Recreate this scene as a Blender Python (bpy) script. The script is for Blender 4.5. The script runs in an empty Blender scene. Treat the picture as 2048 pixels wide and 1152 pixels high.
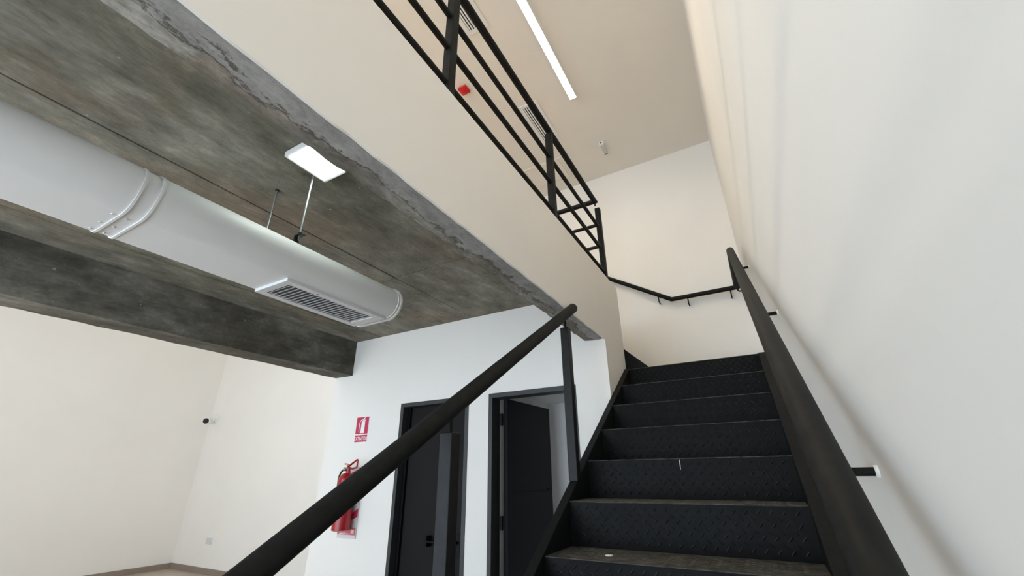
import bpy, math, random
from mathutils import Vector, Matrix

random.seed(7)
sc = bpy.context.scene
col = sc.collection
H = 1.453            # eye height: every z below is given relative to the eye and lifted by H

# ------------------------------------------------------------------ camera, world, lights, exposure
YAW, PITCH, ROLL, FPX = math.radians(-29.2999), math.radians(24.0579), math.radians(-0.5671), 839.246
fw = Vector((math.sin(YAW) * math.cos(PITCH), math.cos(YAW) * math.cos(PITCH), math.sin(PITCH)))
rt = Vector((math.cos(YAW), -math.sin(YAW), 0.0))
up = rt.cross(fw)
rt2 = rt * math.cos(ROLL) + up * math.sin(ROLL)
up2 = -rt * math.sin(ROLL) + up * math.cos(ROLL)
cam_data = bpy.data.cameras.new('camera')
cam = bpy.data.objects.new('camera', cam_data)
col.objects.link(cam)
M = Matrix.Identity(4)
for i in range(3):
    M[i][0], M[i][1], M[i][2] = rt2[i], up2[i], -fw[i]
M.translation = Vector((0, 0, H))
cam.matrix_world = M
cam_data.sensor_fit = 'HORIZONTAL'
cam_data.sensor_width = 36.0
cam_data.lens = FPX / 2048 * 36.0
cam_data.clip_start = 0.01
sc.camera = cam

world = bpy.data.worlds.new('daylight')
sc.world = world
world.use_nodes = True
bg = world.node_tree.nodes['Background']
bg.inputs['Color'].default_value = (0.715, 0.82, 0.985, 1)
bg.inputs['Strength'].default_value = 6.1

sun_data = bpy.data.lights.new('sun', 'SUN')
sun_data.energy = 10.0
sun_data.color = (1.0, 0.95, 0.88)
sun_data.angle = math.radians(0.6)
sun = bpy.data.objects.new('sun', sun_data)
col.objects.link(sun)
sun.rotation_euler = Vector((-0.20, 0.76, -0.62)).to_track_quat('-Z', 'Y').to_euler()

sc.view_settings.view_transform = 'Standard'
sc.view_settings.look = 'None'
sc.view_settings.gamma = 1.0
sc.view_settings.use_curve_mapping = False
sc.view_settings.exposure = 0.86
sc.cycles.max_bounces = 14
sc.cycles.diffuse_bounces = 10
sc.cycles.transparent_max_bounces = 12
sc.cycles.use_denoising = True
sc.cycles.sample_clamp_indirect = 6.0

Y_FRONT = -3.2
OPENINGS = [(-6.4, -4.35, -1.40, 2.30, 2, 3), (-3.95, -1.10, -1.40, 0.95, 3, 1), (-3.95, -1.10, 1.70, 3.55, 3, 1), (-0.85, 0.08, -1.40, 0.95, 1, 1)]  # last opening, behind the camera, is added to brighten the stairwell


def portal(x0, x1, z0, z1):
    ld = bpy.data.lights.new('window_daylight', 'AREA')
    ld.shape = 'RECTANGLE'
    ld.size = x1 - x0
    ld.size_y = z1 - z0
    ld.cycles.is_portal = True
    o = bpy.data.objects.new('window_daylight', ld)
    col.objects.link(o)
    o.location = ((x0 + x1) / 2, Y_FRONT - 0.16, (z0 + z1) / 2 + H)
    o.rotation_euler = (math.radians(90), 0, 0)


for a in OPENINGS:
    portal(*a[:4])


# ------------------------------------------------------------------ materials
def new_mat(name):
    m = bpy.data.materials.new(name)
    m.use_nodes = True
    nt = m.node_tree
    return m, nt, nt.nodes['Principled BSDF']


def lin(r, g, b):
    f = lambda c: (c / 255) / 12.92 if c / 255 <= 0.04045 else (((c / 255) + 0.055) / 1.055) ** 2.4
    return (f(r), f(g), f(b), 1)


def pos_noise(nt, scale, detail=4, rough=0.55, stretch=(1, 1, 1), offset=(0, 0, 0)):
    g = nt.nodes.new('ShaderNodeNewGeometry')
    mp = nt.nodes.new('ShaderNodeMapping')
    mp.inputs['Scale'].default_value = stretch
    mp.inputs['Location'].default_value = offset
    n = nt.nodes.new('ShaderNodeTexNoise')
    n.inputs['Scale'].default_value = scale
    n.inputs['Detail'].default_value = detail
    n.inputs['Roughness'].default_value = rough
    nt.links.new(g.outputs['Position'], mp.inputs['Vector'])
    nt.links.new(mp.outputs['Vector'], n.inputs['Vector'])
    return n.outputs['Fac']


def ramp(nt, fac, stops):
    r = nt.nodes.new('ShaderNodeValToRGB')
    e = r.color_ramp.elements
    e[0].position, e[0].color = stops[0]
    e[1].position, e[1].color = stops[-1]
    for p, c in stops[1:-1]:
        el = e.new(p)
        el.color = c
    nt.links.new(fac, r.inputs['Fac'])
    return r.outputs['Color']


def mix(nt, fac, a, b, mode='MIX'):
    m = nt.nodes.new('ShaderNodeMix')
    m.data_type = 'RGBA'
    m.blend_type = mode
    if isinstance(fac, float):
        m.inputs[0].default_value = fac
    else:
        nt.links.new(fac, m.inputs[0])
    for s, v in ((6, a), (7, b)):
        if isinstance(v, tuple):
            m.inputs[s].default_value = v
        else:
            nt.links.new(v, m.inputs[s])
    return m.outputs[2]


def bump(nt, bs, fac, strength, dist):
    b = nt.nodes.new('ShaderNodeBump')
    b.inputs['Strength'].default_value = strength
    b.inputs['Distance'].default_value = dist
    nt.links.new(fac, b.inputs['Height'])
    nt.links.new(b.outputs['Normal'], bs.inputs['Normal'])


def grey(v):
    return (v, v, v, 1)


def plain(name, color, rough=0.5, metallic=0.0, noise=0.0, bumps=0.0, scale=60, spec=None):
    m, nt, bs = new_mat(name)
    bs.inputs['Roughness'].default_value = rough
    bs.inputs['Metallic'].default_value = metallic
    if spec is not None:
        bs.inputs['Specular IOR Level'].default_value = spec
    if noise or bumps:
        n = pos_noise(nt, scale, 5)
    if noise:
        lo = tuple(c * (1 - noise) for c in color[:3]) + (1,)
        hi = tuple(min(1, c * (1 + noise)) for c in color[:3]) + (1,)
        nt.links.new(ramp(nt, n, [(0.3, lo), (0.7, hi)]), bs.inputs['Base Color'])
    else:
        bs.inputs['Base Color'].default_value = color
    if bumps:
        bump(nt, bs, n, bumps, 0.002)
    return m


def wall_paint(name, c):
    m, nt, bs = new_mat(name)
    bs.inputs['Roughness'].default_value = 0.75
    bs.inputs['Specular IOR Level'].default_value = 0.2
    big = pos_noise(nt, 1.3, 3)
    lo = tuple(v * 0.975 for v in c[:3]) + (1,)
    nt.links.new(ramp(nt, big, [(0.35, lo), (0.65, c)]), bs.inputs['Base Color'])
    bump(nt, bs, pos_noise(nt, 55, 4), 0.10, 0.004)
    return m


WHITE = wall_paint('white_wall_paint', (0.83, 0.80, 0.75, 1))
CEILW = wall_paint('white_ceiling_paint', (0.82, 0.78, 0.715, 1))


def concrete(name, dark, mid, light, brown, contrast=1.0, offset=(0, 0, 0)):
    m, nt, bs = new_mat(name)
    bs.inputs['Roughness'].default_value = 0.72
    bs.inputs['Specular IOR Level'].default_value = 0.3
    a = pos_noise(nt, 1.7, 8, 0.62, (1.5, 0.75, 1.5), offset)
    base = ramp(nt, a, [(0.5 - 0.17 / contrast, dark), (0.5, mid), (0.5 + 0.17 / contrast, light)])
    b = pos_noise(nt, 1.3, 5, 0.6, (1.4, 0.9, 1.4), (3.1, 1.7, 0.4))
    bf = ramp(nt, b, [(0.47, grey(0)), (0.62, grey(0.8))])
    c1 = mix(nt, bf, base, brown)
    cl = pos_noise(nt, 7.0, 8, 0.68, (1.3, 0.7, 1.3), (2.0, 0.5, 6.0))
    c1 = mix(nt, 1.0, c1, ramp(nt, cl, [(0.30, grey(0.55)), (0.44, grey(0.88)), (0.56, grey(1.06)), (0.70, grey(1.55))]), 'MULTIPLY')
    st = pos_noise(nt, 9.0, 6, 0.7, (5.0, 0.45, 5.0), (0.3, 5.0, 0))     # form board grain along the room
    sf = ramp(nt, st, [(0.34, grey(0.86)), (0.52, grey(1.0)), (0.7, grey(1.10))])
    c2 = mix(nt, 1.0, c1, sf, 'MULTIPLY')
    fine = pos_noise(nt, 60, 6, 0.75, (1, 0.6, 1))
    ff = ramp(nt, fine, [(0.3, grey(0.84)), (0.7, grey(1.14))])
    c3 = mix(nt, 1.0, c2, ff, 'MULTIPLY')
    pit = pos_noise(nt, 24, 3, 0.5, (1, 0.7, 1), (7, 2, 1))
    pf = ramp(nt, pit, [(0.70, grey(0)), (0.75, grey(0.5))])
    c4 = mix(nt, pf, c3, light)
    bl = pos_noise(nt, 3.6, 9, 0.75, (1.2, 0.8, 1.2), (11, 4, 2))
    c4 = mix(nt, ramp(nt, bl, [(0.60, grey(0)), (0.66, grey(0.45))]), c4, dark)
    sp = pos_noise(nt, 38, 2, 0.5, (1, 0.8, 1), (5, 9, 1))
    c4 = mix(nt, ramp(nt, sp, [(0.73, grey(0)), (0.76, grey(0.7))]), c4, (0.42, 0.41, 0.38, 1))
    nt.links.new(c4, bs.inputs['Base Color'])
    bump(nt, bs, st, 0.25, 0.01)
    return m, nt, bs, c4


CONC, _, _, _ = concrete('board_marked_concrete', (0.130, 0.124, 0.094, 1), (0.208, 0.196, 0.155, 1),
                         (0.290, 0.278, 0.232, 1), (0.215, 0.170, 0.122, 1))
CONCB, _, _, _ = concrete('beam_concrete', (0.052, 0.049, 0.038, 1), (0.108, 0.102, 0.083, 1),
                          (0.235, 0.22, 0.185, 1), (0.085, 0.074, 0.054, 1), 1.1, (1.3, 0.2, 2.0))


def edge_concrete():
    m, nt, bs, c = concrete('patched_edge_concrete', (0.13, 0.122, 0.102, 1), (0.235, 0.222, 0.19, 1),
                            (0.38, 0.36, 0.32, 1), (0.19, 0.155, 0.12, 1), 1.5, (4, 2, 0))
    g = nt.nodes.new('ShaderNodeNewGeometry')
    s = nt.nodes.new('ShaderNodeSeparateXYZ')
    nt.links.new(g.outputs['Position'], s.inputs[0])
    n = pos_noise(nt, 6.0, 9, 0.72, (1.6, 0.7, 1))
    # smooth grey cement float coat along the outer edge, with a ragged border
    add = nt.nodes.new('ShaderNodeMath')
    add.operation = 'MULTIPLY_ADD'
    nt.links.new(n, add.inputs[0])
    add.inputs[1].default_value = 0.26
    nt.links.new(s.outputs['X'], add.inputs[2])
    mr = nt.nodes.new('ShaderNodeMapRange')
    mr.inputs['From Min'].default_value = -0.912
    mr.inputs['From Max'].default_value = -0.903
    nt.links.new(add.outputs[0], mr.inputs['Value'])
    cem = ramp(nt, pos_noise(nt, 12, 6, 0.6, (1, 0.5, 1)), [(0.3, (0.245, 0.238, 0.225, 1)), (0.7, (0.37, 0.362, 0.345, 1))])
    # pale lime skin left on the stretch nearest the entrance
    my = nt.nodes.new('ShaderNodeMath')
    my.operation = 'MULTIPLY_ADD'
    nt.links.new(pos_noise(nt, 4.0, 9, 0.75, (1.5, 0.6, 1), (1, 7, 2)), my.inputs[0])
    my.inputs[1].default_value = -1.6
    nt.links.new(s.outputs['Y'], my.inputs[2])
    ml = nt.nodes.new('ShaderNodeMapRange')
    ml.inputs['From Min'].default_value = -0.42
    ml.inputs['From Max'].default_value = -0.52
    nt.links.new(my.outputs[0], ml.inputs['Value'])
    lime = ramp(nt, pos_noise(nt, 14, 8, 0.75, (1.6, 0.5, 1), (3, 1, 1)), [(0.36, (0.20, 0.19, 0.165, 1)), (0.5, (0.34, 0.325, 0.29, 1)), (0.66, (0.47, 0.45, 0.41, 1))])
    c = mix(nt, ml.outputs[0], c, lime)
    c5 = mix(nt, mr.outputs[0], c, cem)
    # dark ragged line under the lip of the coat
    lip = nt.nodes.new('ShaderNodeMapRange')
    lip.inputs['From Min'].default_value = -0.922
    lip.inputs['From Max'].default_value = -0.912
    nt.links.new(add.outputs[0], lip.inputs['Value'])
    sub = nt.nodes.new('ShaderNodeMath')
    sub.operation = 'SUBTRACT'
    nt.links.new(lip.outputs[0], sub.inputs[0])
    nt.links.new(mr.outputs[0], sub.inputs[1])
    c5 = mix(nt, sub.outputs[0], c5, (0.085, 0.078, 0.065, 1))
    rg = pos_noise(nt, 30, 8, 0.8, (1, 0.6, 1), (2, 2, 8))
    c5 = mix(nt, 1.0, c5, ramp(nt, rg, [(0.35, grey(0.72)), (0.5, grey(1.0)), (0.66, grey(1.22))]), 'MULTIPLY')
    # pale chips where the coat has flaked
    ch = ramp(nt, pos_noise(nt, 13, 7, 0.75, (1.5, 0.6, 1), (9, 1, 3)), [(0.66, grey(0)), (0.70, grey(0.8))])
    c6 = mix(nt, ch, c5, (0.45, 0.43, 0.40, 1))
    nt.links.new(c6, bs.inputs['Base Color'])
    return m


EDGE = edge_concrete()
STEEL = plain('black_painted_steel', (0.0080, 0.0082, 0.0080, 1), 0.55, 0, 0.3, 0.10, 40, 0.12)
RAILM = plain('black_painted_rail_steel', (0.0110, 0.0110, 0.0100, 1), 0.58, 0, 0.3, 0.06, 30, 0.12)
STEPM = plain('black_painted_checker_plate', (0.0042, 0.0041, 0.0040, 1), 0.46, 0, 0.5, 0.15, 35, 0.08)
POSTM = plain('black_painted_post', (0.0110, 0.0112, 0.0110, 1), 0.48, 0, 0.3, 0.06, 30, 0.20)
LUGM = plain('worn_checker_lug', (0.0060, 0.0060, 0.0060, 1), 0.38, 0, 0.5, 0, 35, 0.20)
TREADM = plain('scuffed_black_tread', (0.062, 0.059, 0.052, 1), 0.65, 0, 0.6, 0.2, 25, 0.15)
DUCTM = plain('white_duct_enamel', (0.70, 0.70, 0.69, 1), 0.5, 0, 0.02, 0, 3, 0.3)
GRILLE = plain('grille_white_metal', (0.62, 0.62, 0.62, 1), 0.4)
GDARK = plain('grille_dark_inside', (0.10, 0.10, 0.115, 1), 0.8)
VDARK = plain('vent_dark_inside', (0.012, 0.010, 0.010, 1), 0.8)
GALV = plain('galvanised_rod', (0.42, 0.43, 0.42, 1), 0.35, 0.7)
WPLAST = plain('white_plastic', (0.80, 0.80, 0.79, 1), 0.4)
GPLAST = plain('pale_grey_plastic', (0.62, 0.61, 0.60, 1), 0.45)
LENSP = plain('ribbed_clear_lens', (0.50, 0.49, 0.47, 1), 0.2)
BLACKG = plain('glossy_black_lens', (0.006, 0.006, 0.007, 1), 0.12)
RED = plain('red_enamel', (0.34, 0.008, 0.014, 1), 0.3)
REDS = plain('red_siren_plastic', (0.58, 0.010, 0.014, 1), 0.35)
REDP = plain('red_sign_print', (0.50, 0.022, 0.065, 1), 0.5)
REDL = plain('faded_red_label_print', (0.58, 0.13, 0.16, 1), 0.5)
WPRINT = plain('white_sign_print', (0.86, 0.84, 0.86, 1), 0.5)
BRASS = plain('tan_plastic_pin', (0.62, 0.50, 0.28, 1), 0.4)
CHROME = plain('chrome', (0.6, 0.6, 0.6, 1), 0.2, 1.0)
RUBBER = plain('black_rubber', (0.012, 0.012, 0.012, 1), 0.5)
DFRAME = plain('dark_grey_door_frame', (0.027, 0.027, 0.027, 1), 0.5, 0, 0.05, 0, 20)
DLEAF = plain('black_door_leaf', (0.0045, 0.0045, 0.0055, 1), 0.45, spec=0.12)
DLEAF1 = plain('dark_taupe_door_leaf', (0.0085, 0.0078, 0.0070, 1), 0.6, 0, 0.04, 0, 30, 0.15)
ROOMW = plain('grey_room_paint', (0.78, 0.77, 0.76, 1), 0.8)
SKIRT = plain('taupe_skirting', (0.26, 0.205, 0.165, 1), 0.45, 0, 0.08, 0, 8)
FLOORM = plain('pale_wood_look_tile', (0.47, 0.40, 0.335, 1), 0.35, 0, 0.10, 0.05, 6)
UFLOOR = plain('upper_floor_finish', (0.50, 0.41, 0.325, 1), 0.5, 0, 0.06, 0, 6)
ALU = plain('black_window_frame', (0.02, 0.02, 0.02, 1), 0.4)
CHIP = plain('white_chip', (0.85, 0.85, 0.83, 1), 0.6)


def emitter(name, c, s):
    m, nt, bs = new_mat(name)
    bs.inputs['Base Color'].default_value = (0.9, 0.9, 0.9, 1)
    bs.inputs['Emission Color'].default_value = c
    bs.inputs['Emission Strength'].default_value = s
    return m


PANELM = emitter('lit_panel_diffuser', (0.88, 1.0, 0.93, 1), 10.0)
TUBEM = emitter('lit_linear_diffuser', (1.0, 0.88, 0.69, 1), 30.0)


def glass_mat():
    m, nt, bs = new_mat('clear_window_glass')
    out = nt.nodes['Material Output']
    t = nt.nodes.new('ShaderNodeBsdfTransparent')
    t.inputs['Color'].default_value = (0.94, 0.96, 0.95, 1)
    gl = nt.nodes.new('ShaderNodeBsdfGlossy')
    gl.inputs['Roughness'].default_value = 0.02
    mx = nt.nodes.new('ShaderNodeMixShader')
    mx.inputs[0].default_value = 0.06
    nt.links.new(t.outputs[0], mx.inputs[1])
    nt.links.new(gl.outputs[0], mx.inputs[2])
    nt.links.new(mx.outputs[0], out.inputs['Surface'])
    return m


GLASS = glass_mat()


# ------------------------------------------------------------------ mesh helpers
class MB:
    def __init__(self):
        self.v, self.f = [], []

    def add(self, vs, fs):
        n = len(self.v)
        self.v += [tuple(p) for p in vs]
        self.f += [tuple(i + n for i in f) for f in fs]
        return self

    def box(self, x0, x1, y0, y1, z0, z1):
        return self.add([(x0, y0, z0), (x1, y0, z0), (x1, y1, z0), (x0, y1, z0),
                         (x0, y0, z1), (x1, y0, z1), (x1, y1, z1), (x0, y1, z1)],
                        [(0, 3, 2, 1), (4, 5, 6, 7), (0, 1, 5, 4), (1, 2, 6, 5), (2, 3, 7, 6), (3, 0, 4, 7)])

    def tube(self, pts, r, n=20, caps=True, radii=None):
        P = [Vector(p) for p in pts]
        rings = []
        for i, p in enumerate(P):
            d0 = (P[i] - P[i - 1]).normalized() if i > 0 else None
            d1 = (P[i + 1] - P[i]).normalized() if i < len(P) - 1 else None
            t = (d0 + d1).normalized() if d0 and d1 else (d0 or d1)
            if i == 0:
                ref = Vector((0, 0, 1)) if abs(t.z) < 0.9 else Vector((1, 0, 0))
                a = t.cross(ref).normalized()
            else:
                a = (a - t * a.dot(t)).normalized()
            b = t.cross(a)
            k = 1.0
            if d0 and d1:
                k = 1.0 / max(0.5, math.cos(d0.angle(d1) / 2))
            rr = radii[i] if radii else r
            # mitre: stretch in the bend plane
            bend = (d1 - d0).normalized() if (d0 and d1 and (d1 - d0).length > 1e-6) else None
            ring = []
            for j in range(n):
                o = (a * math.cos(2 * math.pi * j / n) + b * math.sin(2 * math.pi * j / n)) * rr
                if bend:
                    o += bend * o.dot(bend) * (k - 1)
                ring.append(p + o)
            rings.append(ring)
        vs = [q for rg in rings for q in rg]
        fs = []
        for i in range(len(rings) - 1):
            for j in range(n):
                fs.append((i * n + j, i * n + (j + 1) % n, (i + 1) * n + (j + 1) % n, (i + 1) * n + j))
        if caps:
            fs.append(tuple(reversed(range(n))))
            fs.append(tuple(range((len(rings) - 1) * n, len(rings) * n)))
        return self.add(vs, fs)

    def prism(self, poly, axis, a0, a1):
        """polygon in the plane across axis ('x': (y,z), 'y': (x,z), 'z': (x,y)) run from a0 to a1"""
        mk = {'x': lambda p, a: (a, p[0], p[1]), 'y': lambda p, a: (p[0], a, p[1]), 'z': lambda p, a: (p[0], p[1], a)}[axis]
        n = len(poly)
        vs = [mk(p, a0) for p in poly] + [mk(p, a1) for p in poly]
        fs = [tuple(range(n)), tuple(reversed(range(n, 2 * n)))]
        fs += [(i, n + i, n + (i + 1) % n, (i + 1) % n) for i in range(n)]
        return self.add(vs, fs)

    def lathe(self, prof, cx, cy, n=28):
        vs, fs = [], []
        for r, z in prof:
            for j in range(n):
                t = 2 * math.pi * j / n
                vs.append((cx + r * math.cos(t), cy + r * math.sin(t), z))
        for i in range(len(prof) - 1):
            for j in range(n):
                fs.append((i * n + j, i * n + (j + 1) % n, (i + 1) * n + (j + 1) % n, (i + 1) * n + j))
        fs.append(tuple(reversed(range(n))))
        fs.append(tuple(range((len(prof) - 1) * n, len(prof) * n)))
        return self.add(vs, fs)

    def build(self, name, mat, parent=None, smooth=False, bevel=0.0):
        xs, ys, zs = zip(*self.v)
        o3 = Vector(((min(xs) + max(xs)) / 2, (min(ys) + max(ys)) / 2, min(zs)))
        me = bpy.data.meshes.new(name)
        me.from_pydata([(x - o3.x, y - o3.y, z - o3.z) for x, y, z in self.v], [], self.f)
        me.materials.append(mat)
        import bmesh
        bm = bmesh.new()
        bm.from_mesh(me)
        bmesh.ops.recalc_face_normals(bm, faces=bm.faces)
        bm.to_mesh(me)
        bm.free()
        o = bpy.data.objects.new(name, me)
        col.objects.link(o)
        place(o, o3, parent)
        if smooth:
            for p in me.polygons:
                p.use_smooth = True
            me.set_sharp_from_angle(angle=math.radians(38))
        if bevel:
            md = o.modifiers.new('bevel', 'BEVEL')
            md.width = bevel
            md.segments = 2
            md.limit_method = 'ANGLE'
        return o


ORIGIN = {}


def place(o, p, parent):
    w = Vector((p[0], p[1], p[2] + H))
    ORIGIN[o.name] = w
    if parent is not None:
        o.parent = parent
        o.location = w - ORIGIN[parent.name]
    else:
        o.location = w


def thing(name, loc, label=None, cat=None, group=None, kind=None):
    o = bpy.data.objects.new(name, None)
    o.empty_display_size = 0.1
    col.objects.link(o)
    place(o, loc, None)
    return tag(o, label, cat, group, kind)


def tag(o, label=None, cat=None, group=None, kind=None):
    if label:
        o['label'] = label
    if cat:
        o['category'] = cat
    if group:
        o['group'] = group
    if kind:
        o['kind'] = kind
    return o


def B(*a):
    return MB().box(*a)


def share(src, name, p, parent):
    """another object with the same mesh at point p"""
    o = bpy.data.objects.new(name, src.data)
    col.objects.link(o)
    place(o, p, parent)
    for md in src.modifiers:
        m2 = o.modifiers.new(md.name, md.type)
        m2.width, m2.segments, m2.limit_method = md.width, md.segments, md.limit_method
    return o


# ------------------------------------------------------------------ the setting
FL = -H               # floor level
WX = -0.94            # stair side wall plane
D = 3.194             # wall with the two doors
YB = 4.69             # back wall
XR = 0.18             # right wall
XL = -9.65            # far left wall
ZC = 1.418            # concrete soffit
ZU = 1.645            # upper floor
ZT = 3.755            # upper ceiling
XC = -4.11            # left end of door wall / outer face of the beam

tag(B(XL - .1, XR + .1, Y_FRONT - .1, YB + .1, FL - .1, FL).build('floor', FLOORM),
    'pale wood-look floor at the foot of the left wall', 'floor', kind='structure')
tag(B(XL - .1, XR + .1, Y_FRONT - .1, YB + .1, ZT, ZT + .1).build('ceiling', CEILW),
    'white plastered ceiling above the upper floor with linear light', 'ceiling', kind='structure')
tag(B(XR, XR + .15, Y_FRONT - .1, YB + .1, FL, ZT).build('wall_right', WHITE),
    'tall white wall on the right behind the handrail', 'wall', kind='structure')
tag(B(XL - .1, XR + .1, YB, YB + .15, FL, ZT).build('wall_back', WHITE),
    'white wall behind the stair landing and at the back of the left hall', 'wall', kind='structure')
tag(B(XL - .15, XL, Y_FRONT - .1, YB + .1, FL, ZT).build('wall_left', WHITE),
    'far left white wall of the tall hall', 'wall', kind='structure')

# front wall with its window openings, behind the camera
fwm = MB()
y0, y1 = Y_FRONT - .15, Y_FRONT
(ax0, ax1, az0, az1), (bx0_, bx1_, bz0_, bz1_), (cx0_, cx1_, cz0_, cz1_), (dx0_, dx1_, dz0_, dz1_) = [o[:4] for o in OPENINGS]
fwm.box(XL, ax0, y0, y1, FL, ZT)
fwm.box(ax0, ax1, y0, y1, az1, ZT)
fwm.box(ax0, ax1, y0, y1, FL, az0)
fwm.box(ax1, bx0_, y0, y1, FL, ZT)
fwm.box(bx0_, bx1_, y0, y1, FL, bz0_)
fwm.box(bx0_, bx1_, y0, y1, bz1_, cz0_)
fwm.box(bx0_, bx1_, y0, y1, cz1_, ZT)
fwm.box(bx1_, dx0_, y0, y1, FL, ZT)
fwm.box(dx0_, dx1_, y0, y1, FL, dz0_)
fwm.box(dx0_, dx1_, y0, y1, dz1_, ZT)
fwm.box(dx1_, XR, y0, y1, FL, ZT)
tag(fwm.build('wall_front', WHITE), 'white front wall with large black framed windows', 'wall', kind='structure')
for i, (x0, x1, z0, z1, nx, nz) in enumerate(OPENINGS):
    w = thing('window_%d' % (i + 1), ((x0 + x1) / 2, Y_FRONT - .08, z0),
              ('tall glazed front of the left hall', 'glazed front under the concrete slab',
               'upper floor window above the concrete slab', 'added glazed bay at the foot of the stair, brightening the stairwell')[i], 'window', kind='structure')
    t = .05
    f = MB()
    f.box(x0, x1, Y_FRONT - .11, Y_FRONT - .05, z0, z0 + t).box(x0, x1, Y_FRONT - .11, Y_FRONT - .05, z1 - t, z1)
    f.box(x0, x0 + t, Y_FRONT - .11, Y_FRONT - .05, z0, z1).box(x1 - t, x1, Y_FRONT - .11, Y_FRONT - .05, z0, z1)
    for k in range(1, nx):
        xm = x0 + (x1 - x0) * k / nx
        f.box(xm - t / 2, xm + t / 2, Y_FRONT - .11, Y_FRONT - .05, z0, z1)
    for k in range(1, nz):
        zm = z0 + (z1 - z0) * k / nz
        f.box(x0, x1, Y_FRONT - .11, Y_FRONT - .05, zm - t / 2, zm + t / 2)
    f.build('window_frame', ALU, w)
    for a in range(nx):
        for b in range(nz):
            xa, xb = x0 + (x1 - x0) * a / nx, x0 + (x1 - x0) * (a + 1) / nx
            za, zb = z0 + (z1 - z0) * b / nz, z0 + (z1 - z0) * (b + 1) / nz
            B(xa, xb, Y_FRONT - .083, Y_FRONT - .077, za, zb).build('pane', GLASS, w)

tag(B(-4.2, XR + .15, Y_FRONT - 2.2, Y_FRONT - .151, 1.15, 1.30).build('sun_block_canopy', CONCB),  # canopy added out of view to keep the sun off the lower glazing
    'added concrete canopy outside, blocking sun from the lower glazed front', 'sun blocker', kind='structure')

# concrete slab: body, soffit panels with open joints, edge beam, deep beam
slab = thing('ceiling_concrete', (-2.5, 0, ZC), 'raw board-marked concrete slab over the lower room', 'ceiling', kind='structure')
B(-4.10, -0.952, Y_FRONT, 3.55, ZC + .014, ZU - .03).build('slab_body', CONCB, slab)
B(-4.10, -0.952, Y_FRONT, 3.55, ZU - .03, ZU).build('floor_finish', UFLOOR, slab)
gx = [(-1.107, -2.240), (-2.246, -3.462), (-3.468, -3.845)]
gy = [(Y_FRONT, -2.76), (-2.754, -0.31), (-0.304, 2.137), (2.145, D)]
for xa, xb in gx:
    for ya, yb in gy:
        B(xb, xa, ya, yb, ZC + random.uniform(-.002, .002), ZC + .02).build('soffit_panel', CONC, slab, bevel=.002)


def rough_strip(xa, xb, ya, yb, zbot, ztop, nx, step, jx, jz):
    """a beam run along y whose underside is uneven and whose arrises wander"""
    m = MB()
    ny = int((yb - ya) / step)
    rows = []
    for i in range(ny + 1):
        y = ya + (yb - ya) * i / ny
        row = [(xa + (random.uniform(-jx, jx) * .15), y, ztop)]
        for k in range(nx + 1):
            x = xa + (xb - xa) * k / nx
            e = k in (0, nx)
            row.append((x + (random.uniform(-jx, jx) if e else random.uniform(-jx, jx) * .3), y,
                        zbot + random.uniform(-jz, jz) + (abs(random.gauss(0, jx)) * .6 if e else 0)))
        row.append((xb, y, ztop))
        rows.append(row)
    n = nx + 3
    vs = [p for r in rows for p in r]
    fs = []
    for i in range(ny):
        for k in range(n - 1):
            fs.append((i * n + k, i * n + k + 1, (i + 1) * n + k + 1, (i + 1) * n + k))
    fs.append(tuple(range(n)))
    fs.append(tuple(range(ny * n, ny * n + n)))
    return m.add(vs, fs)


tag(rough_strip(-1.107, -0.950, Y_FRONT, D, 0.998, ZC + .016, 4, .05, .004, .0025).build('edge_beam', EDGE, slab, smooth=True),
    'shallow concrete edge beam with patchy cement and flaking along the white fascia')
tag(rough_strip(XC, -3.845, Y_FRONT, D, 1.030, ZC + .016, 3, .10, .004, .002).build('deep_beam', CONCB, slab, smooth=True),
    'deep dark concrete beam on the left side of the slab')

# white fascia over the slab edge, continuing as the wall beside the stair
fa = MB()
ny = 120
vs, fs = [], []
for i in range(ny + 1):
    y = Y_FRONT + (D - Y_FRONT) * i / ny
    zb = 0.990 + random.uniform(-.003, .003)
    vs += [(-0.951, y, zb), (WX, y, zb), (WX, y, ZU), (-0.951, y, ZU)]
for i in range(ny):
    for k in range(4):
        fs.append((i * 4 + k, i * 4 + (k + 1) % 4, (i + 1) * 4 + (k + 1) % 4, (i + 1) * 4 + k))
fs += [(0, 1, 2, 3), (ny * 4, ny * 4 + 1, ny * 4 + 2, ny * 4 + 3)]
fa.add(vs, fs)
fa.box(-1.06, WX, D, 3.745, FL, ZU)
tag(fa.build('wall_stair', WHITE), 'white fascia wall beside the stair below the upper railing', 'wall', kind='structure')

# wall with the two doors
dm = MB()
zt = 0.662
dm.box(XC, -3.068, D, D + .12, FL, ZC + .01)
dm.box(-2.250, -2.037, D, D + .12, FL, ZC + .01)
dm.box(-1.219, -1.061, D, D + .12, FL, ZC + .01)
dm.box(-3.068, -2.250, D, D + .12, zt, ZC + .01)
dm.box(-2.037, -1.219, D, D + .12, zt, ZC + .01)
dm.box(-1.061, WX - .0005, D - .0005, D + .02, FL, .99)
dm.box(XC, XC + .12, D + .12, YB, FL, ZC + .01)
tag(dm.build('wall_inner', WHITE), 'white wall with two dark doors under the concrete slab', 'wall', kind='structure')

# small rooms behind the doors
rm = MB()
rm.box(-2.12, -2.00, D + .121, 4.38, FL, .72)
rm.box(-3.98, -1.061, 4.38, 4.44, FL, .72)
rm.box(-3.98, -1.061, D + .121, 4.44, .72, .78)
tag(rm.build('wall_room', ROOMW), 'grey walls of the small room seen through the open door', 'wall', kind='structure')


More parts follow.
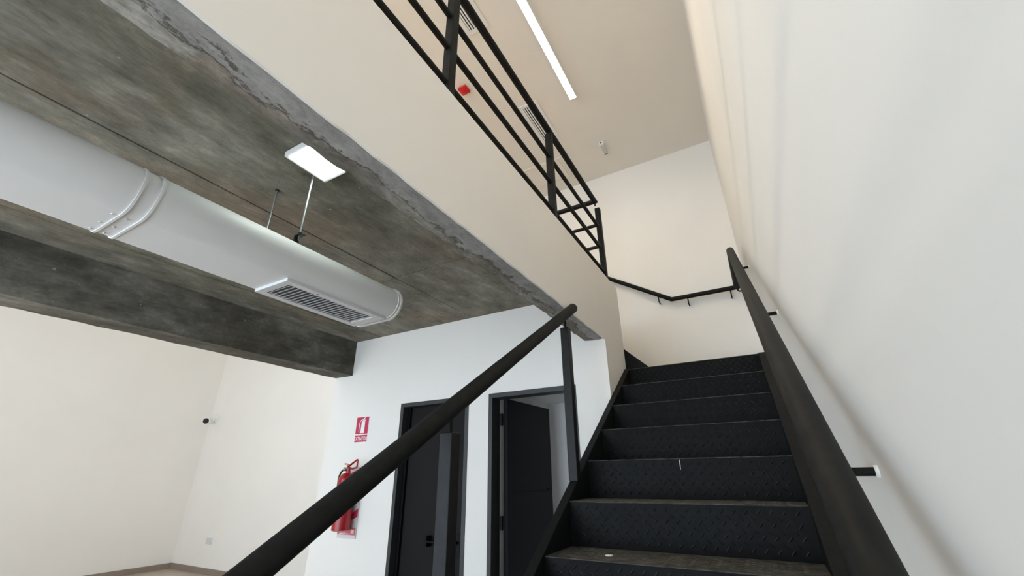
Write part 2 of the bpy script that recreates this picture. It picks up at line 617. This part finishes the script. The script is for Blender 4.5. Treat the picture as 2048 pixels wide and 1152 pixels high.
def door_frame(parent, x0, x1, z1):
    t = .038
    f = MB()
    f.box(x0, x0 + t, D - .006, D + .126, FL, z1)
    f.box(x1 - t, x1, D - .006, D + .126, FL, z1)
    f.box(x0 + t, x1 - t, D - .006, D + .126, z1 - t, z1)
    f.build('door_frame', DFRAME, parent, bevel=.002)


d1 = thing('door_1', (-2.66, D, FL), 'closed dark taupe door beside the fire extinguisher', 'door', kind='structure')
door_frame(d1, -3.068, -2.250, .662)
lf = B(-3.028, -2.290, D + .085, D + .125, FL + .01, .622).build('door_leaf', DLEAF1, d1, bevel=.002)
B(-3.030, -2.995, D + .06, D + .0845, FL, .622).build('door_stop', DLEAF, d1)
hd = MB()
hd.box(-2.400, -2.345, D + .070, D + .0845, -.61, -.43)
hd.tube([(-2.372, D + .08, -.505), (-2.372, D + .025, -.505), (-2.66, D + .025, -.505)], .0105, 12)
hd.box(-2.68, -2.655, D + .018, D + .0845, -.545, -.465)
tag(hd.build('door_handle', DLEAF, lf), 'black lever handle')
d2 = thing('door_2', (-1.63, D, FL), 'open black door swung into the small room beside the stair', 'door', kind='structure')
door_frame(d2, -2.037, -1.219, .660)
a = math.radians(3.5)
lm = MB()
hx, hy, Lw = -1.955, D + .115, .775
ux, uy = math.sin(a), math.cos(a)
nx_, ny_ = math.cos(a), -math.sin(a)


def leafbox(m, u0, u1, n0, n1, z0, z1):
    c = [(hx + ux * u + nx_ * n, hy + uy * u + ny_ * n) for u, n in ((u0, n0), (u1, n0), (u1, n1), (u0, n1))]
    return m.prism(c, 'z', z0, z1)


for z0, z1 in ((FL + .01, -.135), (-.115, .622)):
    leafbox(lm, 0, Lw, 0, .04, z0, z1)
leafbox(lm, 0, Lw, 0, .028, -.135, -.115)
leafbox(lm, 0, .10, .028, .04, -.135, -.115)
leafbox(lm, Lw - .06, Lw, .028, .04, -.135, -.115)
lm.build('door_leaf', DLEAF, d2)
for z in (.45, -.35, -1.15):
    MB().tube([(-1.975, D + .118, z - .05), (-1.975, D + .118, z + .05)], .012, 10).build('hinge', DLEAF, d2)

tag(B(XL, XL + .015, Y_FRONT, YB, FL, FL + .088).build('baseboard_left', SKIRT, bevel=.003),
    'taupe skirting along the foot of the far left wall', 'baseboard', kind='structure')
tag(B(XL + .015, XC, YB - .015, YB, FL, FL + .088).build('baseboard_back', SKIRT, bevel=.003),
    'taupe skirting along the back wall of the left hall', 'baseboard', kind='structure')

# ------------------------------------------------------------------ steel staircase
RISE, GO = 0.1909, 0.3027
NY1, NZ1 = 2.158, -0.118
XS0, XS1 = -0.897, 0.100
SL = RISE / GO
stair = thing('steel_staircase', (-.4, .4, FL), 'black checker plate steel staircase climbing between the white walls', 'staircase')


def nose(k):          # k = 1..12 from the floor; the seventh is nosing number one of the survey
    return NY1 + GO * (k - 7), NZ1 + RISE * (k - 7)


def stringer(xa, xb):
    ya, za = nose(1)
    yb, zb = nose(12)
    zf = FL
    ys = ya - (za - zf) / SL
    poly = [(ys - .02, zf), (ys + .30, zf), (yb + .02, zb - .27), (yb + .02, zb + .012), (ys + .0, zf + .012 + .02)]
    return MB().prism(poly, 'x', xa, xb)


stringer(-.939, XS0).build('stringer', STEEL, stair, bevel=.003)
stringer(XS1, .147).build('stringer', STEEL, stair, bevel=.003)


def lug_field(w, h, pitch=.0455):
    """raised lozenges of checker plate on a w x h plate, in plate coordinates (u, v, height)"""
    vs, fs = [], []
    L, wd, hh = .0145, .0042, .0016
    nu, nv = int(w / pitch * 2) - 1, int(h / pitch * 2)
    u0 = (w - (nu - 1) * pitch / 2) / 2
    v0 = (h - (nv - 1) * pitch / 2) / 2
    for i in range(nu):
        for j in range(nv):
            if (i + j) % 2:
                continue
            u, v = u0 + i * pitch / 2, v0 + j * pitch / 2
            s = 1 if j % 2 == 0 else -1
            c, d = math.cos(math.radians(48)), math.sin(math.radians(48)) * s
            n = len(vs)
            for a_, b_, z in ((-L, 0, 0), (-L * .45, -wd, 0), (L * .45, -wd, 0), (L, 0, 0), (L * .45, wd, 0), (-L * .45, wd, 0),
                              (-L * .5, 0, hh), (L * .5, 0, hh)):
                vs.append((u + a_ * c - b_ * d, v + a_ * d + b_ * c, z))
            fs += [(n, n + 1, n + 6), (n + 1, n + 2, n + 7, n + 6), (n + 2, n + 3, n + 7), (n + 3, n + 4, n + 7),
                   (n + 4, n + 5, n + 6, n + 7), (n + 5, n, n + 6)]
    return vs, fs


rv, rf = lug_field(XS1 - XS0 - .02, RISE - .016)
tv, tf = lug_field(XS1 - XS0 - .02, GO - .03)
r0 = t0 = rl0 = tl0 = None
risers = {}
for k in range(1, 13):
    ny_k, nz_k = nose(k)
    pr = ((XS0 + XS1) / 2, ny_k + .003, nz_k - RISE - .004)
    if r0 is None:
        r0 = MB().box(XS0, XS1, ny_k, ny_k + .005, nz_k - RISE - .004, nz_k - .0045).build('riser', STEPM, stair)
        r = r0
        rl0 = MB().add([(XS0 + .01 + u, ny_k - z, nz_k - RISE + .008 + v) for u, v, z in rv], rf).build('raised_pattern', LUGM, r)
        rl0['kind'] = 'stuff'
        off = ORIGIN[rl0.name] - ORIGIN[r.name]
    else:
        r = share(r0, 'riser', (pr[0], ny_k + .0025, pr[2]), stair)
        o = bpy.data.objects.new('raised_pattern', rl0.data)
        col.objects.link(o)
        o.parent = r
        o.location = off
        o['kind'] = 'stuff'
    risers[k] = r
    if k < 12:
        if t0 is None:
            t0 = MB().box(XS0, XS1, ny_k - .002, ny_k + GO - .0005, nz_k - .004, nz_k).build('tread', TREADM, stair, bevel=.0015)
            t = t0
            tl0 = MB().add([(XS0 + .01 + u, ny_k + .018 + v, nz_k + z) for u, v, z in tv], tf).build('raised_pattern', TREADM, t)
            tl0['kind'] = 'stuff'
            offt = ORIGIN[tl0.name] - ORIGIN[t.name]
        else:
            t = share(t0, 'tread', ((XS0 + XS1) / 2, ny_k - .002 + (GO + .0015) / 2, nz_k - .004), stair)
            o = bpy.data.objects.new('raised_pattern', tl0.data)
            col.objects.link(o)
            o.parent = t
            o.location = offt
            o['kind'] = 'stuff'
yl, zl = nose(12)
lp = MB().box(XS0 - .04, XS1 + .05, yl - .002, 3.75, zl - .004, zl)
lp.box(-1.0, XR - .01, 3.75, YB - .005, zl - .004, zl)
lp.box(XS0 - .03, XR - .01, yl + .01, yl + .05, zl - .12, zl - .005)
lp.box(-1.0, XR - .01, YB - .06, YB - .005, zl - .12, zl - .005)
lp.build('landing_plate', TREADM, stair)
# second flight, turning left behind the wall to the upper floor
R2, G2 = (ZU - zl) / 4, .29
for i in range(4):
    x = -1.0 - G2 * i
    B(x - .005, x, 3.79, YB - .01, zl + R2 * i, zl + R2 * (i + 1) - .004).build('riser', STEPM, stair)
    B(x - G2, x + .002, 3.79, YB - .01, zl + R2 * (i + 1) - .004, zl + R2 * (i + 1)).build('tread', TREADM, stair)
MB().prism([(-.742, zl + .002), (-.742, zl + .02), (-1.02, zl + .285), (-2.1, zl + .99), (-2.1, zl + .75), (-1.05, zl + .002)],
           'y', 3.752, 3.788).build('stringer', STEEL, stair, bevel=.002)
B(-4.0, -2.17, 3.556, YB - .006, ZU - .1, ZU).build('upper_landing', UFLOOR, stair)
tag(MB().prism([(-.4015, .064), (-.3995, .067), (-.3985, .052), (-.4005, .022), (-.4025, .018), (-.4025, .038)], 'y',
               nose(8)[0] - .0022, nose(8)[0] - .0003).build('paint_drip', CHIP, risers[8]), 'thin white paint drip')
cy, cz = nose(6)
chip = MB().prism([(-.668, cy + .10), (-.655, cy + .092), (-.642, cy + .10), (-.640, cy + .112), (-.652, cy + .116), (-.664, cy + .11)],
                  'z', cz + .0018, cz + .006).build('plaster_crumb', CHIP)
tag(chip, 'tiny white plaster crumb lying on the lowest visible tread', 'crumb')

# ------------------------------------------------------------------ handrail on the open side of the flight
lr = thing('stair_handrail', (-.918, 1.2, nose(4)[1]), 'round black handrail on square posts along the open side of the stair', 'handrail')
XRA = -.918


def rail_z(y):
    return -.543 + SL * y


MB().tube([(XRA, .10, rail_z(.10)), (XRA, 2.455, rail_z(2.455))], .0315, 32).build('rail_tube', RAILM, lr, smooth=True)
for py in (2.300, 1.200, .16):
    zb = NZ1 + SL * (py - NY1)
    zt_ = .822 + SL * (py - 2.300) - (0.0 if py > 1 else .02)
    if py < 2:
        zt_ = .133 + SL * (py - 1.200)
    m = MB()
    hw = .025
    vs = [(XRA - hw, py - hw, zb - SL * hw + .013), (XRA + hw, py - hw, zb - SL * hw + .013),
          (XRA + hw, py + hw, zb + SL * hw + .013), (XRA - hw, py + hw, zb + SL * hw + .013),
          (XRA - hw, py - hw, zt_), (XRA + hw, py - hw, zt_), (XRA + hw, py + hw, zt_), (XRA - hw, py + hw, zt_)]
    m.add(vs, [(0, 3, 2, 1), (4, 5, 6, 7), (0, 1, 5, 4), (1, 2, 6, 5), (2, 3, 7, 6), (3, 0, 4, 7)])
    p = m.build('post', POSTM, lr, bevel=.003)
    MB().tube([(XRA, py, zt_), (XRA, py, rail_z(py) - .025)], .0075, 10).build('pin', RAILM, p, smooth=True)

# ------------------------------------------------------------------ wall handrail, right wall and landing
wr = thing('wall_handrail', (.09, 2.0, nose(4)[1]), 'black wall handrail rising along the right wall and around the landing', 'handrail')
XH, RH = .087, .0295


def rz(y):
    return -.588 + SL * y


YT = 3.76
ZH = rz(YT)
YH = YB - .075
MB().tube([(XH, .15, rz(.15)), (XH, YT, ZH), (XH, YH, ZH - .02)], RH, 32).build('rail_tube', RAILM, wr, smooth=True)
RS = .024
MB().tube([(XH, YH, ZH - .02), (-.565, YH, ZH - .02), (-1.95, YH, ZH - .02 + 1.385 * .622)], RS, 24).build('rail_tube', RAILM, wr, smooth=True)
for by in (1.12, 2.19, 3.42):
    z = rz(by)
    m = MB().tube([(XH, by, z - .02), (XH, by, z - .105), (XH + .012, by, z - .118), (XR, by, z - .118)], .0085, 10)
    b = m.build('bracket', RAILM, wr, smooth=True)
    MB().tube([(XR - .006, by, z - .118), (XR, by, z - .118)], .012, 14).build('paint_splash', CHIP, b)
for by in (4.10, 4.50):
    MB().tube([(XH, by, ZH - .03), (XH, by, ZH - .10), (XH + .012, by, ZH - .112), (XR, by, ZH - .112)], .0075, 10).build('bracket', RAILM, wr, smooth=True)
for bx, dz in ((.02, 0), (-.40, 0), (-.70, .084)):
    z = ZH - .02 + dz
    MB().tube([(bx, YH, z - .02), (bx, YH, z - .075), (bx, YH + .012, z - .085), (bx, YB, z - .085)], .0065, 10).build('bracket', RAILM, wr, smooth=True)

# ------------------------------------------------------------------ guard railing on the upper floor edge
gr = thing('guard_railing', (-.985, 1.5, ZU), 'black horizontal bar guard railing on the edge of the upper floor', 'railing')
XG = -.985
YE = 3.475
bars = [(2.515, .0245), (2.235, .0165), (1.995, .0165), (1.748, .0165)]
for i, (z, r) in enumerate(bars):
    nm = 'top_rail' if i == 0 else 'bar'
    if i < 3:
        MB().tube([(XG, Y_FRONT + .05, z), (XG, YE, z), (-3.2, YE, z)], r, 20).build(nm, RAILM, gr, smooth=True)
    else:
        MB().tube([(XG, Y_FRONT + .05, z), (XG, YE + .03, z)], r, 20).build(nm, RAILM, gr, smooth=True)
for py in (-2.4, -1.22, -.03, 1.135, 2.375, 3.550):
    zt_ = 2.47
    p = B(XG - .0245, XG + .0245, py - .0245, py + .0245, ZU, zt_).build('post', RAILM, gr, bevel=.003)
    MB().tube([(XG, min(py, YE), zt_ - .01), (XG, min(py, YE), 2.50)], .007, 10).build('pin', RAILM, p, smooth=True)
for px in (-2.2, -3.15):
    B(px - .0225, px + .0225, YE - .0225, YE + .0225, ZU, 2.48).build('post', RAILM, gr, bevel=.003)

# ------------------------------------------------------------------ flat-oval air duct
ZD, RD, XA, XB_, YD = .840, .0925, -1.985, -1.772, 1.672
duct = thing('air_duct', (-1.88, .2, ZD), 'white flat-oval air duct hung under the concrete slab', 'duct')


def oval(grow=0.0, n=18):
    r = RD + grow
    zc = ZD + RD
    p = []
    for i in range(n + 1):
        t = -math.pi / 2 + math.pi * i / n
        p.append((XB_ + r * math.cos(t), zc + r * math.sin(t)))
    for i in range(n + 1):
        t = math.pi / 2 + math.pi * i / n
        p.append((XA + r * math.cos(t), zc + r * math.sin(t)))
    return p


MB().prism(oval(), 'y', Y_FRONT + .02, .405).build('duct_section', DUCTM, duct, smooth=True)
MB().prism(oval(-.002), 'y', .405, .455).build('joint_sleeve', DUCTM, duct, smooth=True)
MB().prism(oval(), 'y', .455, YD - .012).build('duct_section', DUCTM, duct, smooth=True)
for yy in (.403, .456):
    MB().prism(oval(.004), 'y', yy - .004, yy + .004).build('joint_bead', DUCTM, duct, smooth=True)
MB().prism(oval(.006), 'y', YD - .012, YD).build('end_flange', DUCTM, duct, smooth=True)
MB().prism(oval(.004), 'y', YD - .030, YD - .026).build('end_bead', DUCTM, duct, smooth=True)
for (sx, sz) in ((-1.80, ZD), (-1.90, ZD), (-1.98, ZD)):
    for sy in (.385, .425):
        MB().lathe([(.0015, sz - .004), (.004, sz - .003), (.005, sz + .001)], sx, sy, 10).build('screw', GRILLE, duct, smooth=True)
gl = MB()
gx0, gx1, gy0, gy1 = -2.005, -1.752, 1.013, 1.625
ix0, ix1, iy0, iy1 = -1.966, -1.790, 1.050, 1.565
zg0, zg1 = ZD - .014, ZD + .004
gl.box(gx0, gx1, gy0, iy0, zg0, zg1).box(gx0, gx1, iy1, gy1, zg0, zg1)
gl.box(gx0, ix0, iy0, iy1, zg0, zg1).box(ix1, gx1, iy0, iy1, zg0, zg1)
gri = gl.build('supply_grille', GRILLE, duct, bevel=.002)
B(ix0, ix1, iy0, iy1, ZD - .0015, ZD + .001).build('grille_back', GDARK, gri)
s0 = None
ns = 22
for i in range(ns):
    y = iy0 + (iy1 - iy0) * (i + .5) / ns
    if s0 is None:
        s0 = MB().prism([(y - .0055, zg0 + .001), (y - .002, zg0 + .001), (y + .0075, ZD - .002), (y + .004, ZD - .002)], 'x', ix0, ix1).build('slat', GRILLE, gri)
        b0 = ORIGIN[s0.name]
        y00 = y
    else:
        share(s0, 'slat', (b0.x, b0.y + y - y00, b0.z - H), gri)
for sy in (1.19, 1.47):
    MB().lathe([(.002, zg0 - .002), (.004, zg0 - .001), (.0045, zg0 + .001)], -1.769, sy, 10).build('screw', GDARK, gri, smooth=True)
for rx, ry in ((-2.005, .995), (-1.722, 1.006), (-2.005, -.9), (-1.722, -.9)):
    rod = MB().tube([(rx, ry, 1.025), (rx, ry, ZC - .002)], .0048, 10).build('hanger_rod', GALV, duct, smooth=True)
    m = MB()
    m.tube([(rx, ry, 1.058), (rx, ry, 1.068)], .009, 6)
    m.box(rx - .018, rx + .024, ry - .013, ry + .013, 1.050, 1.054)
    m.box(rx - .022, rx - .018, ry - .013, ry + .013, ZD + 2 * RD - .03, 1.054)
    m.build('hanger_bracket', RUBBER, rod)
    MB().tube([(rx, ry, ZC - .008), (rx, ry, ZC - .001)], .011, 6).build('nut', RUBBER, rod)

# ------------------------------------------------------------------ panel light on the concrete
pl = thing('panel_light', (-1.60, .945, ZC - .032), 'small square lit panel light on the concrete soffit', 'ceiling light')
B(-1.694, -1.469, .831, 1.057, ZC - .032, ZC - .002).build('housing', WPLAST, pl, bevel=.002)
B(-1.679, -1.484, .846, 1.042, ZC - .0345, ZC - .0325).build('diffuser', PANELM, pl)

# ------------------------------------------------------------------ upper ceiling fittings


def linear_light(x, label, glow):
    ll = thing('linear_light', (x, 2.0, ZT - .05), label, 'ceiling light', 'linear lights on the upper ceiling')
    m = B(x - .039, x - .0335, .62, 3.216, ZT - .055, ZT - .001).box(x + .0335, x + .039, .62, 3.216, ZT - .055, ZT - .001)
    m.box(x - .0335, x + .0335, .62, 3.216, ZT - .012, ZT - .001).build('housing', WPLAST, ll)
    B(x - .033, x + .033, .628, 3.208, ZT - .043, ZT - .0385).build('diffuser', glow, ll)
    for yy in (.62, 3.2085):
        B(x - .033, x + .033, yy, yy + .0075, ZT - .055, ZT - .0125).build('end_cap', WPLAST, ll)


linear_light(-1.021, 'long lit white linear light on the upper ceiling above the stair railing', TUBEM)
linear_light(-2.55, 'added linear light brightening the upper floor, unseen behind the fascia', TUBEM)  # extra lamp out of view, added to brighten the upper walls and ceiling


def vent(ya, yb, label):
    v = thing('air_vent', (-1.505, (ya + yb) / 2, ZT - .012), label, 'vent', 'slotted vents on the upper ceiling')
    xa, xb = -1.615, -1.395
    f = MB()
    w = .036
    f.box(xa, xb, ya, ya + w, ZT - .012, ZT - .001).box(xa, xb, yb - w, yb, ZT - .012, ZT - .001)
    f.box(xa, xa + w, ya + w, yb - w, ZT - .012, ZT - .001).box(xb - w, xb, ya + w, yb - w, ZT - .012, ZT - .001)
    f.build('vent_frame', WPLAST, v, bevel=.002)
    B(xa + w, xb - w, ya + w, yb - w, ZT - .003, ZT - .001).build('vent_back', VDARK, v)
    n = 6
    for i in range(n):
        x = xa + w + (xb - xa - 2 * w) * (i + .5) / n
        B(x - .0065, x + .0065, ya + w, yb - w, ZT - .011, ZT - .006).build('slat', WPLAST, v)


vent(3.065, 3.735, 'white slotted ceiling vent beside the far end of the linear light')
vent(1.435, 2.100, 'white slotted ceiling vent cut by the top edge of the picture')

sr = thing('alarm_siren', (-2.0, 2.565, ZT - .05), 'red square fire alarm siren on the upper ceiling', 'alarm')
sx, sy = -1.998, 2.562
q = .052
B(sx - q, sx + q, sy - q, sy + q, ZT - .03, ZT - .001).build('base', REDS, sr, bevel=.012)
for i, r in enumerate((.042, .030, .018)):
    z = ZT - .034 - .007 * i
    MB().lathe([(r * .9, z - .005), (r, z - .003), (r, z + .005)], sx, sy, 24).build('ring', REDS, sr, smooth=True)

em = thing('emergency_light', (-.985, 4.15, ZT - .05), 'small white emergency lamp with ribbed lens on the upper ceiling', 'lamp')
B(-1.013, -.955, 4.030, 4.062, ZT - .050, ZT - .001).build('end_housing', WPLAST, em, bevel=.006)
B(-1.013, -.955, 4.062, 4.235, ZT - .012, ZT - .001).build('base', WPLAST, em)
B(-1.008, -.960, 4.0625, 4.228, ZT - .044, ZT - .0125).build('lens', LENSP, em, bevel=.006)
for i in range(4):
    x = -1.002 + i * .0125
    B(x, x + .004, 4.064, 4.226, ZT - .047, ZT - .0435).build('rib', WPLAST, em)
B(-1.006, -.962, 4.2285, 4.236, ZT - .045, ZT - .0125).build('end_cap', RUBBER, em)
B(-.995, -.975, 4.025, 4.0295, ZT - .03, ZT - .02).build('cable_entry', RUBBER, em)

ap = thing('access_panel', (-1.81, 4.25, ZT - .006), 'flush white access panel in the upper ceiling beyond the vent', 'access panel')
xa, xb, ya, yb = -2.085, -1.540, 4.035, 4.475
f = MB()
w = .022
f.box(xa, xb, ya, ya + w, ZT - .012, ZT - .0005).box(xa, xb, yb - w, yb, ZT - .012, ZT - .0005)
f.box(xa, xa + w, ya + w, yb - w, ZT - .012, ZT - .0005).box(xb - w, xb, ya + w, yb - w, ZT - .012, ZT - .0005)
f.build('frame', CEILW, ap)
B(xa + w + .006, xb - w - .006, ya + w + .006, yb - w - .006, ZT - .012, ZT - .0005).build('panel', CEILW, ap)

# ------------------------------------------------------------------ sign, extinguisher and its board
YS = D - .0005
sg = thing('extinguisher_sign', (-3.58, YS, .32), 'red and white EXTINTOR sign on the wall above the extinguisher', 'sign')
sx0, sx1, sz0, sz1 = -3.674, -3.487, .318, .574
B(sx0, sx1, YS - .003, YS, sz0, sz1).build('plate', WPRINT, sg)
B(sx0 + .006, sx1 - .006, YS - .0042, YS - .0031, sz0 + .084, sz1 - .006).build('picture_field', REDP, sg)
B(sx0 + .006, sx1 - .006, YS - .0042, YS - .0031, sz0 + .006, sz0 + .073).build('text_field', REDP, sg)
cx = (sx0 + sx1) / 2
zb = sz0 + .092
pg = MB()


def arc(cx_, cz_, r, a0, a1, n):
    return [(cx_ + r * math.cos(math.radians(a0 + (a1 - a0) * i / n)), cz_ + r * math.sin(math.radians(a0 + (a1 - a0) * i / n))) for i in range(n + 1)]


bw, bh = .025, .098
body = [(cx - bw + .012, zb), (cx + bw + .012, zb)] + arc(cx + .012, zb + bh, bw, 0, 180, 12)
pg.prism(body, 'y', YS - .0050, YS - .0043)
pg.prism([(cx + .004, zb + bh + .02), (cx + .020, zb + bh + .02), (cx + .020, zb + bh + .042), (cx + .004, zb + bh + .042)], 'y', YS - .0050, YS - .0043)
pg.prism([(cx + .014, zb + bh + .034), (cx + .046, zb + bh + .012), (cx + .050, zb + bh + .020), (cx + .020, zb + bh + .044)], 'y', YS - .0050, YS - .0043)
pg.prism([(cx + .008, zb + bh + .036), (cx + .040, zb + bh + .050), (cx + .038, zb + bh + .057), (cx + .006, zb + bh + .046)], 'y', YS - .0050, YS - .0043)
outer = [(cx + .010, zb + bh + .038)] + arc(cx - .004, zb + bh - .004, .040, 90, 180, 8) + [(cx - .044, zb + .02), (cx - .036, zb + .002)]
inner = [(cx - .030, zb + .004), (cx - .037, zb + .022)] + arc(cx - .004, zb + bh - .004, .033, 180, 90, 8) + [(cx + .010, zb + bh + .030)]
hose = outer + inner
for i in range(len(outer) - 1):      # hose as a chain of small quads
    j = len(hose) - 1 - i
    pg.prism([hose[i], hose[i + 1], hose[j - 1], hose[j]], 'y', YS - .0050, YS - .0043)
pg.build('pictogram', WPRINT, sg)


def lettering(txt, name, parent, x, y, z, size, xs, mat):
    cu = bpy.data.curves.new(name, 'FONT')
    cu.body = txt
    cu.size = size
    cu.extrude = .0003
    cu.align_x = 'CENTER'
    tmp = bpy.data.objects.new('lettering_source', cu)
    col.objects.link(tmp)
    dg = bpy.context.evaluated_depsgraph_get()
    me = bpy.data.meshes.new_from_object(tmp.evaluated_get(dg))
    bpy.data.objects.remove(tmp)
    for v in me.vertices:
        v.co = Vector((v.co.x * xs, -v.co.z, v.co.y))
    me.materials.clear()
    me.materials.append(mat)
    o = bpy.data.objects.new(name, me)
    col.objects.link(o)
    place(o, (x, y, z), parent)
    return o


lettering('EXTINTOR', 'lettering', sg, cx, YS - .0048, sz0 + .020, .054, .70, WPRINT)

bd = thing('extinguisher_board', (-3.60, YS, -.52), 'white board with red diagonal stripes behind the fire extinguisher', 'board')
bx0, bx1, bz0, bz1 = -3.725, -3.478, -.525, .09
B(bx0, bx1, YS - .012, YS, bz0, bz1).build('backing', GPLAST, bd, bevel=.002)
st = -.43
k = 0
while st < bz1 - .05:
    z0, z1 = st, st + .075
    dz = .17
    # diagonal band clipped to the board
    pts = [(bx0, z0 - dz / 2), (bx1, z0 + dz / 2), (bx1, z1 + dz / 2), (bx0, z1 - dz / 2)]
    pts = [(x, min(max(z, -.425), bz1 - .004)) for x, z in pts]
    MB().prism(pts, 'y', YS - .0135, YS - .0122).build('stripe', REDP, bd)
    st += .15
B(bx0 + .003, bx1 - .003, YS - .0135, YS - .0122, bz0 + .03, -.435).build('label_panel', REDL, bd)
B(bx1 - .06, bx1 - .022, YS - .0145, YS - .0136, bz0 + .045, -.45).build('label_box', GPLAST, bd)
for i, (z, ln) in enumerate(((-.462, .10), (-.474, .085), (-.486, .13))):
    B(bx0 + .035, bx0 + .035 + ln, YS - .0145, YS - .0136, z - .002, z + .0015).build('label_line', WPRINT, bd)

ex = thing('fire_extinguisher', (-3.575, 3.095, -.45), 'red fire extinguisher hanging on the wall behind the handrail', 'fire extinguisher')
ecx, ecy, er = -3.578, 3.090, .082
prof = [(.07, -.452), (er, -.445), (er, -.03)]
for i in range(1, 9):
    t = math.pi / 2 * i / 8
    prof.append((.022 + (er - .022) * math.cos(t), -.03 + .065 * math.sin(t)))
prof.append((.022, .052))
cyl = MB().lathe(prof, ecx, ecy, 36).build('cylinder', RED, ex, smooth=True)
MB().lathe([(er + .001, -.268), (er + .003, -.264), (er + .003, -.250), (er + .001, -.246)], ecx, ecy, 36).build('strap', RUBBER, cyl, smooth=True)


def patch(a0, a1, z0, z1, r, mat, nm):
    vs, fs = [], []
    n = 10
    for i in range(n + 1):
        t = math.radians(a0 + (a1 - a0) * i / n)
        for rr in (r, r + .0008):
            vs += [(ecx + rr * math.cos(t), ecy + rr * math.sin(t), z0), (ecx + rr * math.cos(t), ecy + rr * math.sin(t), z1)]
    for i in range(n):
        o = i * 4
        fs += [(o + 2, o + 6, o + 7, o + 3), (o, o + 1, o + 5, o + 4), (o, o + 4, o + 6, o + 2), (o + 1, o + 3, o + 7, o + 5)]
    fs += [(0, 2, 3, 1), (n * 4, n * 4 + 1, n * 4 + 3, n * 4 + 2)]
    return MB().add(vs, fs).build(nm, mat, cyl)


patch(-105, -42, -.235, -.08, er + .0006, WPRINT, 'paper_label')
patch(-62, -46, -.225, -.15, er + .0016, RUBBER, 'label_print')
v = MB().lathe([(.017, .050), (.019, .055), (.019, .085), (.013, .09)], ecx, ecy, 18)
v.build('valve', RED, ex, smooth=True)
MB().tube([(ecx - .012, ecy - .016, .070), (ecx - .020, ecy - .040, .070)], .018, 18).build('gauge', CHROME, ex, smooth=True)
lv = MB()
lv.add([(ecx - .01, ecy - .012, .088), (ecx - .01, ecy + .012, .088), (ecx + .105, ecy - .010, .150), (ecx + .105, ecy + .010, .150),
        (ecx - .01, ecy - .012, .096), (ecx - .01, ecy + .012, .096), (ecx + .105, ecy - .010, .158), (ecx + .105, ecy + .010, .158)],
       [(0, 1, 3, 2), (4, 6, 7, 5), (0, 2, 6, 4), (1, 5, 7, 3), (0, 4, 5, 1), (2, 3, 7, 6)])
lv.build('lever', RED, ex)
cv = MB()
cv.tube([(ecx, ecy, .085), (ecx + .05, ecy, .072), (ecx + .11, ecy, .085), (ecx + .112, ecy, .150)], .008, 10)
cv.build('carry_handle', RED, ex, smooth=True)
MB().tube([(ecx - .05, ecy - .01, .118), (ecx - .01, ecy - .005, .108)], .010, 12).build('safety_pin', BRASS, ex, smooth=True)
hs = [(ecx - .015, ecy - .005, .075)] + [(ecx - .015 - .085 * math.sin(math.radians(t)), ecy - .02, -.02 + .085 * math.cos(math.radians(t)) * 1.1) for t in (20, 45, 70, 90)]
hs += [(ecx - .100, ecy - .02, -.12), (ecx - .098, ecy - .02, -.26)]
MB().tube(hs, .0085, 10).build('hose', RUBBER, ex, smooth=True)
B(ecx - .02, ecx + .02, ecy + er - .006, YS - .0165, -.02, .03).build('wall_hook', RED, ex)

# ------------------------------------------------------------------ left hall fittings
scm = thing('security_camera', (-9.40, YB, 1.0), 'small white bullet security camera near the corner of the left hall', 'camera')
MB().tube([(-9.415, YB - .001, 1.09), (-9.415, YB - .05, 1.085)], .075, 22).build('wall_mount', WPLAST, scm, smooth=True)
MB().tube([(-9.415, YB - .045, 1.07), (-9.43, YB - .10, 1.03)], .035, 16).build('joint', WPLAST, scm, smooth=True)
cdir = Vector((.62, -.72, -.10)).normalized()
c0 = Vector((-9.46, YB - .10, 1.035))
c1 = c0 + cdir * .16
MB().tube([c0, c1], .062, 22).build('camera_body', WPLAST, scm, smooth=True)
MB().tube([c1, c1 + cdir * .004], .052, 22).build('camera_lens', BLACKG, scm, smooth=True)

so = thing('wall_socket', (-8.63, YB, -1.02), 'square pale socket plate low on the back wall of the left hall', 'socket')
B(-8.715, -8.545, YB - .010, YB - .0005, -1.03, -.935).build('plate', GPLAST, so, bevel=.003)
B(-8.675, -8.585, YB - .013, YB - .0101, -1.00, -.965).build('inset', GPLAST, so, bevel=.002)
